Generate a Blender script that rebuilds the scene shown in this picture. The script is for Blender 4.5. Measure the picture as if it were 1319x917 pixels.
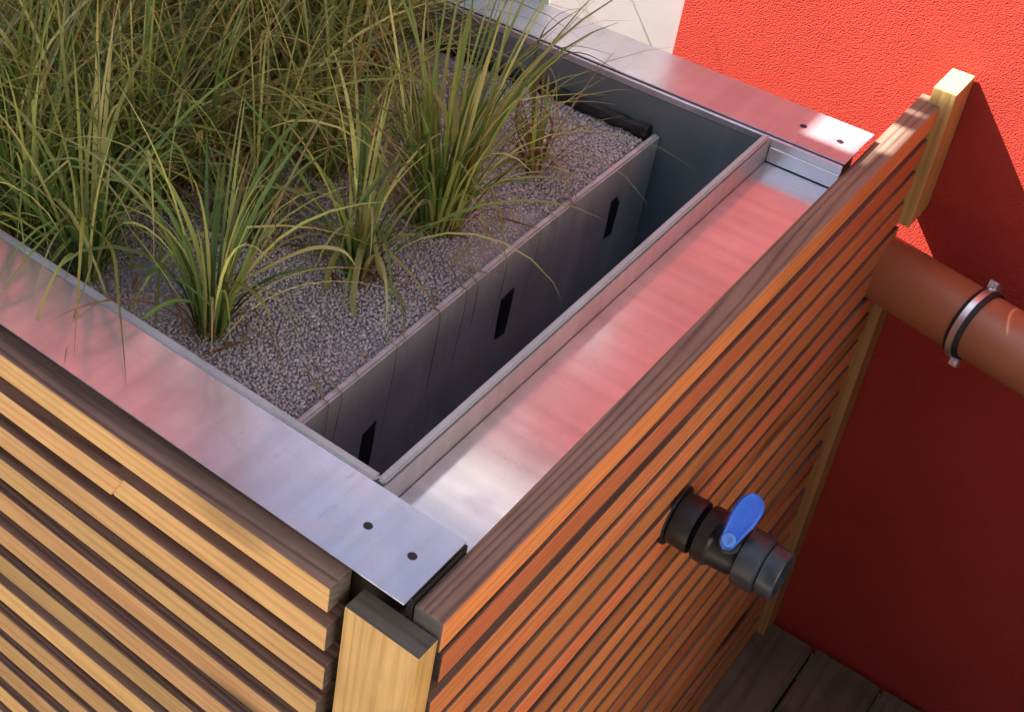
import bpy, bmesh, math, random
import numpy as np
from mathutils import Vector, Matrix

for o in list(bpy.data.objects):
    bpy.data.objects.remove(o)
SC = bpy.context.scene
COL = SC.collection
R = math.radians

# ------------------------------------------------------------------ camera
CAM_POS = Vector((0.4223, -0.7602, 1.0398))
CAM_ROT = (0.988, -0.0315, 0.7382)
F_PX, PW, PH = 1906.3, 1319.0, 917.0
PPX, PPY = -386.6, -285.7            # the photo is an off-centre crop
cam_d = bpy.data.cameras.new('camera')
cam = bpy.data.objects.new('camera', cam_d)
COL.objects.link(cam)
cam.location = CAM_POS
cam.rotation_euler = CAM_ROT
cam_d.sensor_fit = 'HORIZONTAL'
cam_d.sensor_width = 36
cam_d.lens = F_PX / PW * 36
cam_d.shift_x = -PPX / PW
cam_d.shift_y = PPY / PW
cam_d.clip_start = 0.02
cam_d.clip_end = 2000
SC.camera = cam
SC.render.resolution_x, SC.render.resolution_y = 1024, 711

# ------------------------------------------------------------------ sky, sun, exposure
SUN = Vector((1.0, 0.50, -1.30)).normalized()          # direction the light travels
world = bpy.data.worlds.new('World')
SC.world = world
world.use_nodes = True
wn = world.node_tree
bg = wn.nodes['Background']
sky = wn.nodes.new('ShaderNodeTexSky')
sky.sky_type = 'NISHITA'
sky.sun_disc = False
sky.sun_elevation = math.asin(-SUN.z)
sky.sun_rotation = math.atan2(-SUN.x, -SUN.y)
sky.air_density = 1.0
sky.dust_density = 2.0
sky.ozone_density = 1.0
wn.links.new(sky.outputs[0], bg.inputs[0])
bg.inputs[1].default_value = 0.07
sun_d = bpy.data.lights.new('sun', 'SUN')
sun_d.energy = 5.0
sun_d.angle = R(0.53)
sun_d.color = (1.0, 0.95, 0.87)
sun = bpy.data.objects.new('sun', sun_d)
COL.objects.link(sun)
sun.location = (-4, -3, 6)
sun.rotation_euler = SUN.to_track_quat('-Z', 'Y').to_euler()
SC.view_settings.view_transform = 'Standard'
SC.view_settings.look = 'None'
SC.view_settings.gamma = 1
SC.view_settings.use_curve_mapping = False
SC.view_settings.exposure = 1.95

RNG = random.Random(7)
NR = np.random.default_rng(11)
ROT = Matrix.Identity(3)
from mathutils import Euler
ROT = Euler(CAM_ROT, 'XYZ').to_matrix()


def at(u, v, axis, val):
    """photo pixel -> point on the plane axis = val"""
    d = ROT @ Vector(((u - PW / 2 - PPX) / F_PX, -(v - PH / 2 - PPY) / F_PX, -1.0))
    t = (val - CAM_POS[axis]) / d[axis]
    return CAM_POS + d * t


# ------------------------------------------------------------------ materials
def new_mat(name):
    m = bpy.data.materials.new(name)
    m.use_nodes = True
    nt = m.node_tree
    b = nt.nodes['Principled BSDF']
    return m, nt, b


def N(nt, typ, **kw):
    n = nt.nodes.new(typ)
    for k, v in kw.items():
        if k in ('operation', 'blend_type', 'data_type', 'wave_type', 'bands_direction', 'feature', 'distance',
                 'noise_dimensions', 'interpolation_type', 'rings_direction', 'wave_profile'):
            setattr(n, k, v)
        else:
            n.inputs[k].default_value = v
    return n


def ramp(nt, fac, stops):
    r = nt.nodes.new('ShaderNodeValToRGB')
    el = r.color_ramp.elements
    while len(el) < len(stops):
        el.new(0.5)
    for e, (p, c) in zip(el, stops):
        e.position = p
        e.color = (*c, 1) if len(c) == 3 else c
    nt.links.new(fac, r.inputs[0])
    return r


def coords(nt, scale=(1, 1, 1), kind='Object', offset_random=False):
    tc = nt.nodes.new('ShaderNodeTexCoord')
    mp = nt.nodes.new('ShaderNodeMapping')
    mp.inputs['Scale'].default_value = scale
    src = tc.outputs[kind]
    if offset_random:
        oi = nt.nodes.new('ShaderNodeObjectInfo')
        vm = nt.nodes.new('ShaderNodeVectorMath')
        vm.operation = 'SCALE'
        vm.inputs[0].default_value = (37.0, 53.0, 71.0)
        nt.links.new(oi.outputs['Random'], vm.inputs['Scale'])
        va = nt.nodes.new('ShaderNodeVectorMath')
        va.operation = 'ADD'
        nt.links.new(src, va.inputs[0])
        nt.links.new(vm.outputs[0], va.inputs[1])
        src = va.outputs[0]
    nt.links.new(src, mp.inputs['Vector'])
    return mp.outputs[0]


def bump(nt, b, h, strength, dist):
    bp = nt.nodes.new('ShaderNodeBump')
    bp.inputs['Strength'].default_value = strength
    bp.inputs['Distance'].default_value = dist
    nt.links.new(h, bp.inputs['Height'])
    nt.links.new(bp.outputs[0], b.inputs['Normal'])
    return bp


def mix(nt, fac, a, b_, blend='MIX'):
    m = nt.nodes.new('ShaderNodeMix')
    m.data_type = 'RGBA'
    m.blend_type = blend
    for sock, val in ((m.inputs[0], fac), (m.inputs[6], a), (m.inputs[7], b_)):
        if hasattr(val, 'is_linked') or isinstance(val, bpy.types.NodeSocket):
            nt.links.new(val, sock)
        elif isinstance(val, (int, float)):
            sock.default_value = val
        else:
            sock.default_value = (*val, 1)
    return m.outputs[2]


def wood(name, axis, light, dark, rough=0.6, vary=0.35, grain=1.0, dirt=0.25, bumpd=0.0006, fmix=0.55):
    """board running along local axis 0/1/2"""
    m, nt, b = new_mat(name)
    s = [26.0, 26.0, 26.0]
    s[axis] = 1.1
    v = coords(nt, tuple(s), offset_random=True)
    warp = N(nt, 'ShaderNodeTexNoise', Scale=0.55, Detail=2.0)
    nt.links.new(v, warp.inputs['Vector'])
    wm = nt.nodes.new('ShaderNodeVectorMath')
    wm.operation = 'MULTIPLY_ADD'
    nt.links.new(warp.outputs['Color'], wm.inputs[0])
    wm.inputs[1].default_value = (1.8, 1.8, 1.8)
    nt.links.new(v, wm.inputs[2])
    w = N(nt, 'ShaderNodeTexWave', wave_type='RINGS', rings_direction='XYZ'[axis], Scale=1.1 * grain, Distortion=3.0,
          Detail=3.0)
    w.inputs['Detail Scale'].default_value = 0.7
    nt.links.new(wm.outputs[0], w.inputs['Vector'])
    fine = N(nt, 'ShaderNodeTexNoise', Scale=9.0, Detail=4.0, Roughness=0.65)
    nt.links.new(v, fine.inputs['Vector'])
    rr = ramp(nt, w.outputs['Fac'], [(0.15, light), (0.62, tuple(0.8 * l + 0.2 * d for l, d in zip(light, dark))), (1.0, dark)])
    c = mix(nt, fmix, rr.outputs[0], ramp(nt, fine.outputs['Fac'], [(0.3, dark), (0.65, light)]).outputs[0])
    # board to board variation
    oi = nt.nodes.new('ShaderNodeObjectInfo')
    hv = nt.nodes.new('ShaderNodeHueSaturation')
    mr = N(nt, 'ShaderNodeMapRange')
    nt.links.new(oi.outputs['Random'], mr.inputs[0])
    mr.inputs[3].default_value = 1 - vary
    mr.inputs[4].default_value = 1 + vary * 0.45
    nt.links.new(mr.outputs[0], hv.inputs['Value'])
    wn_ = N(nt, 'ShaderNodeTexWhiteNoise', noise_dimensions='1D')
    nt.links.new(oi.outputs['Random'], wn_.inputs['W'])
    mr2 = N(nt, 'ShaderNodeMapRange')
    nt.links.new(wn_.outputs['Value'], mr2.inputs[0])
    mr2.inputs[3].default_value = 0.491
    mr2.inputs[4].default_value = 0.507
    nt.links.new(mr2.outputs[0], hv.inputs['Hue'])
    nt.links.new(c, hv.inputs['Color'])
    # knots
    s2 = [20.0, 20.0, 20.0]
    s2[axis] = 5.0
    v2 = coords(nt, tuple(s2), offset_random=True)
    vo = N(nt, 'ShaderNodeTexVoronoi', Scale=0.42)
    nt.links.new(v2, vo.inputs['Vector'])
    kn = ramp(nt, vo.outputs['Distance'], [(0.09, (1, 1, 1)), (0.19, (0, 0, 0))])
    c2 = mix(nt, kn.outputs[0], hv.outputs[0], tuple(0.35 * d for d in dark))
    # blotchy dirt
    v3 = coords(nt, (7, 7, 7), offset_random=True)
    dn = N(nt, 'ShaderNodeTexNoise', Scale=1.0, Detail=5.0, Roughness=0.6)
    nt.links.new(v3, dn.inputs['Vector'])
    dr = ramp(nt, dn.outputs['Fac'], [(0.42, (0, 0, 0)), (0.75, (dirt,) * 3)])
    c3 = mix(nt, dr.outputs[0], c2, tuple(0.3 * d for d in dark))
    nt.links.new(c3, b.inputs['Base Color'])
    b.inputs['Roughness'].default_value = rough
    b.inputs['Specular IOR Level'].default_value = 0.35
    h = N(nt, 'ShaderNodeMath', operation='MULTIPLY_ADD')
    nt.links.new(w.outputs['Fac'], h.inputs[0])
    h.inputs[1].default_value = -0.6
    nt.links.new(fine.outputs['Fac'], h.inputs[2])
    bump(nt, b, h.outputs[0], 0.7, bumpd)
    return m


LARCH_L, LARCH_D = (0.63, 0.37, 0.14), (0.43, 0.215, 0.068)
OLD_SHADE_L, OLD_SHADE_D = (0.26, 0.160, 0.120), (0.100, 0.058, 0.045)  # weathered tone, kept dark so slat tops read as unlit gaps
M = {}
for ax in (0, 1, 2):
    M['larch%d' % ax] = wood('larch_wood_axis%d' % ax, ax, LARCH_L, LARCH_D)
    M['old_shade%d' % ax] = wood('weathered_gap_shade_larch_axis%d' % ax, ax, OLD_SHADE_L, OLD_SHADE_D, rough=0.75, vary=0.15, dirt=0.35, bumpd=0.001, fmix=0.35, grain=1.6)
M['red_larch'] = wood('reddish_larch', 1, (0.72, 0.25, 0.090), (0.50, 0.145, 0.050), vary=0.30)
M['endgrain'] = wood('end_grain', 0, (0.15, 0.125, 0.105), (0.07, 0.06, 0.055), rough=0.85, dirt=0.7)
M['cream_wood'] = wood('cream_larch', 1, (0.66, 0.47, 0.24), (0.52, 0.34, 0.15), vary=0.1, dirt=0.1)  # paler cream tone for the top of the batten


def metal(name, base, rough, axis=0, met=0.62):
    m, nt, b = new_mat(name)
    b.inputs['Metallic'].default_value = met
    b.inputs['Specular IOR Level'].default_value = 0.7
    s = [3.0, 3.0, 3.0]
    v = coords(nt, tuple(s))
    n1 = N(nt, 'ShaderNodeTexNoise', Scale=3.0, Detail=3.0, Roughness=0.5)
    nt.links.new(v, n1.inputs['Vector'])
    s = [2.5, 2.5, 2.5]
    s[axis] = 60.0
    v2 = coords(nt, tuple(s))
    n2 = N(nt, 'ShaderNodeTexNoise', Scale=1.0, Detail=1.0, Roughness=0.4)
    nt.links.new(v2, n2.inputs['Vector'])
    mottle = N(nt, 'ShaderNodeTexNoise', Scale=9.0, Detail=4.0, Roughness=0.6)
    nt.links.new(v, mottle.inputs['Vector'])
    c = ramp(nt, n1.outputs['Fac'], [(0.3, tuple(0.74 * x for x in base)), (0.7, base)])
    c2 = mix(nt, 0.30, c.outputs[0], ramp(nt, mottle.outputs['Fac'], [(0.3, tuple(0.7 * x for x in base)), (0.6, base)]).outputs[0])
    c2 = mix(nt, 0.22, c2, ramp(nt, n2.outputs['Fac'], [(0.35, tuple(0.6 * x for x in base)), (0.6, base)]).outputs[0])
    nt.links.new(c2, b.inputs['Base Color'])
    rm = N(nt, 'ShaderNodeMapRange')
    ad = N(nt, 'ShaderNodeMath', operation='ADD')
    nt.links.new(n1.outputs['Fac'], ad.inputs[0])
    ad.inputs[1].default_value = 0.5
    nt.links.new(ad.outputs[0], rm.inputs[0])
    rm.inputs[1].default_value = 0.6
    rm.inputs[2].default_value = 1.4
    rm.inputs[3].default_value = rough * 0.85
    rm.inputs[4].default_value = rough * 1.2
    sm = N(nt, 'ShaderNodeTexNoise', Scale=7.0, Detail=3.0, Roughness=0.5)
    nt.links.new(v, sm.inputs['Vector'])
    smr = ramp(nt, sm.outputs['Fac'], [(0.52, (0, 0, 0)), (0.70, (1, 1, 1))])
    ra = N(nt, 'ShaderNodeMath', operation='MULTIPLY_ADD')
    nt.links.new(smr.outputs[0], ra.inputs[0])
    ra.inputs[1].default_value = 0.06
    nt.links.new(rm.outputs[0], ra.inputs[2])
    nt.links.new(ra.outputs[0], b.inputs['Roughness'])
    sv = coords(nt, (55.0 if axis == 0 else 14.0, 14.0 if axis == 0 else 55.0, 20.0))
    sc = N(nt, 'ShaderNodeTexNoise', Scale=1.0, Detail=6.0, Roughness=0.8)
    nt.links.new(sv, sc.inputs['Vector'])
    bigm = N(nt, 'ShaderNodeTexNoise', Scale=2.4, Detail=2.0)
    nt.links.new(v, bigm.inputs['Vector'])
    mm = N(nt, 'ShaderNodeMath', operation='MULTIPLY')
    nt.links.new(ramp(nt, sc.outputs['Fac'], [(0.56, (0, 0, 0)), (0.70, (1, 1, 1))]).outputs[0], mm.inputs[0])
    nt.links.new(ramp(nt, bigm.outputs['Fac'], [(0.45, (0, 0, 0)), (0.62, (0.55,) * 3)]).outputs[0], mm.inputs[1])
    kv = coords(nt, (3.0 if axis == 0 else 11.0, 11.0 if axis == 0 else 3.0, 6.0))
    kn_ = N(nt, 'ShaderNodeTexNoise', Scale=2.6, Detail=2.0, Roughness=0.6)
    nt.links.new(kv, kn_.inputs['Vector'])
    kr = ramp(nt, kn_.outputs['Fac'], [(0.4955, (0, 0, 0)), (0.50, (0.22,) * 3), (0.5045, (0, 0, 0))])
    c2 = mix(nt, kr.outputs[0], c2, tuple(0.55 * x for x in base))
    c4 = mix(nt, mm.outputs[0], c2, tuple(0.42 * x for x in base))
    nt.links.new(c4, b.inputs['Base Color'])
    ad2 = N(nt, 'ShaderNodeMath', operation='MULTIPLY_ADD')
    nt.links.new(n2.outputs['Fac'], ad2.inputs[0])
    ad2.inputs[1].default_value = 0.5
    nt.links.new(n1.outputs['Fac'], ad2.inputs[2])
    return m


M['zinc_x'] = metal('zinc_sheet_rim', (0.66, 0.65, 0.72), 0.19, 0)
M['zinc_y'] = metal('zinc_sheet_tray', (0.77, 0.76, 0.79), 0.15, 1)
M['zinc_cheek'] = metal('zinc_sheet_cheek', (0.62, 0.58, 0.60), 0.34, 1)
M['steel'] = metal('steel_band', (0.78, 0.80, 0.84), 0.30, 0, 0.9)


def plastic(name, col, rough, bumpy=0.0, scale=40, spec=0.5, vary=0.25):
    m, nt, b = new_mat(name)
    v = coords(nt, (scale,) * 3)
    n = N(nt, 'ShaderNodeTexNoise', Scale=1.0, Detail=5.0, Roughness=0.65)
    nt.links.new(v, n.inputs['Vector'])
    r = ramp(nt, n.outputs['Fac'], [(0.3, tuple(c * (1 - vary) for c in col)), (0.7, tuple(min(1, c * (1 + vary)) for c in col))])
    nt.links.new(r.outputs[0], b.inputs['Base Color'])
    rr = N(nt, 'ShaderNodeMapRange')
    nt.links.new(n.outputs['Fac'], rr.inputs[0])
    rr.inputs[3].default_value = rough * 0.75
    rr.inputs[4].default_value = min(1, rough * 1.3)
    nt.links.new(rr.outputs[0], b.inputs['Roughness'])
    b.inputs['Specular IOR Level'].default_value = spec
    if bumpy:
        bump(nt, b, n.outputs['Fac'], 0.6, bumpy)
    return m


def tank_mat():
    m, nt, b = new_mat('grey_polypropylene')
    v = coords(nt, (3, 3, 3))
    n = N(nt, 'ShaderNodeTexNoise', Scale=3.0, Detail=6.0, Roughness=0.6)
    nt.links.new(v, n.inputs['Vector'])
    r = ramp(nt, n.outputs['Fac'], [(0.3, (0.135, 0.155, 0.17)), (0.7, (0.19, 0.21, 0.225))])
    vs = coords(nt, (30, 30, 1.5))
    st = N(nt, 'ShaderNodeTexNoise', Scale=1.0, Detail=4.0, Roughness=0.7)
    nt.links.new(vs, st.inputs['Vector'])
    sr = ramp(nt, st.outputs['Fac'], [(0.55, (0, 0, 0)), (0.8, (0.35,) * 3)])
    c = mix(nt, sr.outputs[0], r.outputs[0], (0.30, 0.30, 0.29))
    nt.links.new(c, b.inputs['Base Color'])
    b.inputs['Roughness'].default_value = 0.42
    return m


M['tank'] = tank_mat()
M['soil'] = plastic('grit_fines', (0.34, 0.31, 0.30), 0.9, 0.002, 40)


def plate_mat():
    m, nt, b = new_mat('recycled_plastic_plate')
    v = coords(nt, (9, 9, 9))
    n = N(nt, 'ShaderNodeTexNoise', Scale=1.0, Detail=5.0, Roughness=0.65)
    nt.links.new(v, n.inputs['Vector'])
    r = ramp(nt, n.outputs['Fac'], [(0.3, (0.36, 0.375, 0.375)), (0.7, (0.50, 0.51, 0.51))])
    vs = coords(nt, (40, 26, 2.2))
    st = N(nt, 'ShaderNodeTexNoise', Scale=1.0, Detail=5.0, Roughness=0.75)
    nt.links.new(vs, st.inputs['Vector'])
    big = N(nt, 'ShaderNodeTexNoise', Scale=5.0, Detail=2.0)
    nt.links.new(coords(nt, (1, 1, 0.4)), big.inputs['Vector'])
    mu = N(nt, 'ShaderNodeMath', operation='MULTIPLY')
    nt.links.new(ramp(nt, st.outputs['Fac'], [(0.50, (0, 0, 0)), (0.72, (1, 1, 1))]).outputs[0], mu.inputs[0])
    nt.links.new(ramp(nt, big.outputs['Fac'], [(0.42, (0.1,) * 3), (0.66, (0.75,) * 3)]).outputs[0], mu.inputs[1])
    c = mix(nt, mu.outputs[0], r.outputs[0], (0.82, 0.82, 0.80))
    nt.links.new(c, b.inputs['Base Color'])
    b.inputs['Roughness'].default_value = 0.55
    bump(nt, b, n.outputs['Fac'], 0.5, 0.0006)
    return m


M['bedplate'] = plate_mat()
M['pp_light'] = plastic('pale_tank_edge', (0.42, 0.43, 0.45), 0.5, 0.0003, 12, vary=0.18)
M['black_rubber'] = plastic('black_rubber', (0.012, 0.012, 0.013), 0.6, 0.0008, 90)
M['black_pvc'] = plastic('dark_grey_pvc', (0.014, 0.017, 0.020), 0.36, 0.0002, 60)
M['grey_pvc'] = plastic('grey_pvc', (0.030, 0.038, 0.050), 0.30, 0.0002, 60)
M['blue'] = plastic('blue_plastic', (0.035, 0.16, 0.85), 0.38, 0.0002, 60, vary=0.12)
M['kg_pipe'] = plastic('orange_brown_pvc_pipe', (0.36, 0.125, 0.062), 0.36, 0.0003, 14, vary=0.10)
M['membrane'] = plastic('dark_brown_backing', (0.035, 0.026, 0.021), 0.8, 0.0006, 30)
M['white_paint'] = plastic('cream_door_paint', (0.42, 0.37, 0.36), 0.4, 0.0001, 12, vary=0.05)
M['hole'] = plastic('dark_screw_recess', (0.012, 0.011, 0.013), 0.5)
M['paving'] = plastic('pale_paving', (0.35, 0.315, 0.26), 0.85, 0.002, 5, vary=0.15)
M['coping'] = plastic('grey_coping', (0.3, 0.3, 0.3), 0.6, 0.0004, 9)


def stucco():
    m, nt, b = new_mat('red_scratch_render')
    v = coords(nt, (1, 1, 1))
    n1 = N(nt, 'ShaderNodeTexNoise', Scale=430.0, Detail=3.0, Roughness=0.6)
    vo = N(nt, 'ShaderNodeTexVoronoi', Scale=420.0)
    big = N(nt, 'ShaderNodeTexNoise', Scale=3.5, Detail=7.0, Roughness=0.65)
    for n in (n1, vo, big):
        nt.links.new(v, n.inputs['Vector'])
    c = ramp(nt, big.outputs['Fac'], [(0.25, (0.43, 0.045, 0.030)), (0.5, (0.49, 0.051, 0.034)), (0.8, (0.53, 0.062, 0.043))])
    nt.links.new(c.outputs[0], b.inputs['Base Color'])
    b.inputs['Roughness'].default_value = 0.9
    b.inputs['Specular IOR Level'].default_value = 0.15
    a = N(nt, 'ShaderNodeMath', operation='MULTIPLY_ADD')
    nt.links.new(vo.outputs['Distance'], a.inputs[0])
    a.inputs[1].default_value = -0.7
    nt.links.new(n1.outputs['Fac'], a.inputs[2])
    bump(nt, b, a.outputs[0], 0.9, 0.0026)
    return m


M['stucco'] = stucco()


def glass_mat():
    m, nt, b = new_mat('window_glass')
    b.inputs['Base Color'].default_value = (0.10, 0.16, 0.19, 1)
    b.inputs['Roughness'].default_value = 0.06
    b.inputs['Specular IOR Level'].default_value = 0.8
    return m


M['glass'] = glass_mat()


def gravel_mat():
    m, nt, b = new_mat('purple_grey_lava_grit')
    at_ = nt.nodes.new('ShaderNodeAttribute')
    at_.attribute_name = 'tint'
    nt.links.new(at_.outputs['Color'], b.inputs['Base Color'])
    b.inputs['Roughness'].default_value = 0.85
    b.inputs['Specular IOR Level'].default_value = 0.25
    return m


def blade_mat(name):
    m, nt, b = new_mat(name)
    at_ = nt.nodes.new('ShaderNodeAttribute')
    at_.attribute_name = 'tint'
    nt.links.new(at_.outputs['Color'], b.inputs['Base Color'])
    b.inputs['Roughness'].default_value = 0.42
    b.inputs['Specular IOR Level'].default_value = 0.45
    tr = nt.nodes.new('ShaderNodeBsdfTranslucent')
    nt.links.new(at_.outputs['Color'], tr.inputs['Color'])
    mx = nt.nodes.new('ShaderNodeMixShader')
    mx.inputs[0].default_value = 0.35
    nt.links.new(b.outputs[0], mx.inputs[1])
    nt.links.new(tr.outputs[0], mx.inputs[2])
    nt.links.new(mx.outputs[0], nt.nodes['Material Output'].inputs['Surface'])
    return m


M['grit'] = gravel_mat()
M['blade'] = blade_mat('sedge_leaf')


# ------------------------------------------------------------------ helpers
def link(o, parent=None):
    COL.objects.link(o)
    if parent is not None:
        o.parent = parent
        o.matrix_parent_inverse = Matrix.Translation(-Vector(parent.location)) if parent.parent is None else Matrix.Identity(4)
    return o


def thing(name, label, cat, loc=(0, 0, 0), group=None):
    o = bpy.data.objects.new(name, None)
    o.location = loc
    o.empty_display_size = 0.05
    COL.objects.link(o)
    tag(o, label, cat, group)
    return o


def tag(o, label=None, cat=None, group=None, kind=None):
    for k, v in (('label', label), ('category', cat), ('group', group), ('kind', kind)):
        if v:
            o[k] = v
    return o


def obj(name, bm, mats, parent=None, smooth=False):
    me = bpy.data.meshes.new(name)
    bmesh.ops.recalc_face_normals(bm, faces=bm.faces)
    bm.to_mesh(me)
    bm.free()
    for m in (mats if isinstance(mats, (list, tuple)) else [mats]):
        me.materials.append(m)
    if smooth:
        for p in me.polygons:
            p.use_smooth = True
        try:
            me.set_sharp_from_angle(angle=R(35))
        except Exception:
            pass
    o = bpy.data.objects.new(name, me)
    link(o, parent)
    return o


def add_box(bm, x0, x1, y0, y1, z0, z1, mi=0):
    vs = [bm.verts.new((x, y, z)) for x in (x0, x1) for y in (y0, y1) for z in (z0, z1)]
    fs = [(0, 1, 3, 2), (4, 6, 7, 5), (0, 4, 5, 1), (2, 3, 7, 6), (0, 2, 6, 4), (1, 5, 7, 3)]
    out = [bm.faces.new([vs[i] for i in f]) for f in fs]
    for f in out:
        f.material_index = mi
    return vs, out


def box_obj(name, x0, x1, y0, y1, z0, z1, mats, parent=None, bevel=0.0, seg=2, topmat=None):
    bm = bmesh.new()
    add_box(bm, x0, x1, y0, y1, z0, z1)
    if bevel:
        bmesh.ops.bevel(bm, geom=list(bm.edges), offset=bevel, segments=seg, affect='EDGES', profile=0.6)
    if topmat is not None:
        bm.normal_update()
        for f in bm.faces:
            if f.normal.z > 0.75:
                f.material_index = 1
        mats = [mats, topmat]
    return obj(name, bm, mats, parent)


def board(name, axis, a0, a1, b0, b1, z0, z1, parent, side, top, bevel=0.0022, warp=0.0012, endcut=0.0, seed=0, endg=None):
    """long board along x (axis 0) or y (axis 1), slightly bowed, rounded arrises"""
    rng = random.Random(seed)
    bm = bmesh.new()
    if axis == 0:
        add_box(bm, a0, a1, b0, b1, z0, z1)
    else:
        add_box(bm, b0, b1, a0, a1, z0, z1)
    bmesh.ops.bevel(bm, geom=list(bm.edges), offset=bevel, segments=2, affect='EDGES', profile=0.6)
    L = a1 - a0
    n = max(2, int(L / 0.12))
    for i in range(1, n):
        co = [0, 0, 0]
        co[axis] = a0 + L * i / n
        no = [0, 0, 0]
        no[axis] = 1
        bmesh.ops.bisect_plane(bm, geom=list(bm.verts) + list(bm.edges) + list(bm.faces), plane_co=co, plane_no=no)
    p1, p2 = rng.uniform(0, 6), rng.uniform(0, 6)
    k1, k2 = rng.uniform(2, 5), rng.uniform(2, 5)
    off = rng.uniform(-1, 1) * warp
    oth = 1 - axis
    for v in bm.verts:
        t = v.co[axis]
        v.co[oth] += off + warp * math.sin(k1 * t + p1)
        v.co.z += 0.8 * warp * math.sin(k2 * t + p2)
        if endcut and t > a1 - 0.02:
            v.co[axis] += endcut * (v.co.z - z0)
    bm.normal_update()
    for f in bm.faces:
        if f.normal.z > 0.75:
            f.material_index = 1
        elif abs(f.normal[axis]) > 0.75 and endg is not None:
            f.material_index = 2
    o = obj(name, bm, [side, top] + ([endg] if endg else []), parent)
    # object origin at the board so that object coordinates differ between boards
    return o


def lathe(bm, prof, axis_o, axis_d, seg=40, mi=0, closed_ends=True, rib=None):
    """prof: list of (t, r) along axis_d from axis_o"""
    d = Vector(axis_d).normalized()
    a = d.orthogonal().normalized()
    b = d.cross(a)
    rings = []
    for j, (t, r) in enumerate(prof):
        ring = []
        for i in range(seg):
            an = 2 * math.pi * i / seg
            rr = r
            if rib and rib[0] <= j <= rib[1]:
                rr = r * (1 + (rib[2] if i % 2 else 0))
            ring.append(bm.verts.new(Vector(axis_o) + d * t + (a * math.cos(an) + b * math.sin(an)) * rr))
        rings.append(ring)
    for r0, r1 in zip(rings[:-1], rings[1:]):
        for i in range(seg):
            f = bm.faces.new((r0[i], r0[(i + 1) % seg], r1[(i + 1) % seg], r1[i]))
            f.material_index = mi
    if closed_ends:
        bm.faces.new(rings[0][::-1]).material_index = mi
        bm.faces.new(rings[-1]).material_index = mi
    return rings


# ------------------------------------------------------------------ main dimensions (metres)
W1 = 0.097                    # front rim plate depth
D0, D1 = 0.941, 1.044         # far rim plate
YW = 1.275                    # house wall
ZF = -1.136                   # deck
XL = -2.0                     # far left end of the planter
PITCH, SLH = 0.0541, 0.0325
ZR = -0.0124                  # top of the cladding

# ------------------------------------------------------------------ ground
bm = bmesh.new()
S = 400
vs = [bm.verts.new(p) for p in ((-S, -S, ZF - 0.03), (S, -S, ZF - 0.03), (S, S, ZF - 0.03), (-S, S, ZF - 0.03))]
bm.faces.new(vs)
tag(obj('ground', bm, M['paving']), kind='structure')

# ------------------------------------------------------------------ deck of planks
deck = bpy.data.objects.new('deck', None)
deck.location = (0, 0, ZF)
COL.objects.link(deck)
tag(deck, kind='structure')
M['deckwood'] = wood('dark_deck_board', 1, (0.20, 0.152, 0.115), (0.115, 0.085, 0.065), rough=0.8, vary=0.25, dirt=0.6)
bm = bmesh.new()
add_box(bm, -0.0575, 0.0575, -0.55, YW - 0.012, ZF - 0.026, ZF)
bmesh.ops.bevel(bm, geom=[e for e in bm.edges if abs((e.verts[0].co - e.verts[1].co).y) > 1], offset=0.004, segments=2, affect='EDGES')
plank0 = None
for i in range(-18, 14):
    if plank0 is None:
        plank0 = obj('plank', bm, M['deckwood'], deck)
        pl = plank0
    else:
        pl = plank0.copy()
        COL.objects.link(pl)
    pl.location = (0.1267 + 0.12 * i + 0.06, RNG.uniform(-0.003, 0.0), RNG.uniform(-0.0012, 0.0012))
box_obj('joist', -2.05, 1.75, -0.5, 1.2, ZF - 0.0298, ZF - 0.0272, M['membrane'], deck)

# ------------------------------------------------------------------ red house
house = thing('red_house', 'house with bright red rendered wall and cream framed door behind the planter', 'house', (0, YW + 0.2, ZF))
DX1, DX0, DZ = -0.383, -1.36, 0.72
ZT = 1.07
bm = bmesh.new()
YB = YW + 0.36
add_box(bm, DX1, 3.4, YW, YB, ZF - 0.05, ZT)
add_box(bm, DX0, DX1, YW, YB, DZ, ZT)
add_box(bm, -1.5, DX0, YW, YB, ZF - 0.05, ZT)
add_box(bm, -7.0, -1.5, YW, YB + 0.02, ZF - 0.05, 3.6)
obj('wall', bm, M['stucco'], house)
M['added_fascia'] = plastic('added_white_fascia', (0.60, 0.53, 0.51), 0.5, 0.0003, 12, vary=0.05)
box_obj('added_fascia', -1.498, 3.43, YW - 0.025, YB + 0.03, ZT + 0.0005, ZT + 0.19, M['added_fascia'], house, 0.004)  # added above the view to give the tray its pale reflection
# cream door: frame posts, head, leaf with glazing
door = bpy.data.objects.new('door', None)
door.location = (0, 0, 0)
COL.objects.link(door)
door.parent = house
door.matrix_parent_inverse = Matrix.Translation(-house.location)


def sub(o, parent):
    o.parent = parent
    o.matrix_parent_inverse = Matrix.Identity(4)
    return o


for nm, a in (('frame', (-0.62, DX1, YW + 0.012, YW + 0.09, ZF + 0.02, DZ)),
              ('frame', (DX0, DX0 + 0.1, YW + 0.012, YW + 0.09, ZF + 0.02, DZ)),
              ('frame', (DX0 + 0.1, -0.62, YW + 0.013, YW + 0.09, DZ - 0.1, DZ)),
              ('frame', (DX0 + 0.1, -0.62, YW + 0.013, YW + 0.09, ZF + 0.02, ZF + 0.2))):
    sub(box_obj(nm, *a, M['white_paint'], None, 0.004), door)
sub(box_obj('glass', DX0 + 0.1, -0.62, YW + 0.045, YW + 0.06, ZF + 0.2, DZ - 0.1, M['glass']), door)
sub(box_obj('sill', DX0, DX1, YW + 0.01, YW + 0.2, ZF - 0.02, ZF + 0.0195, M['coping']), door)

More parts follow.
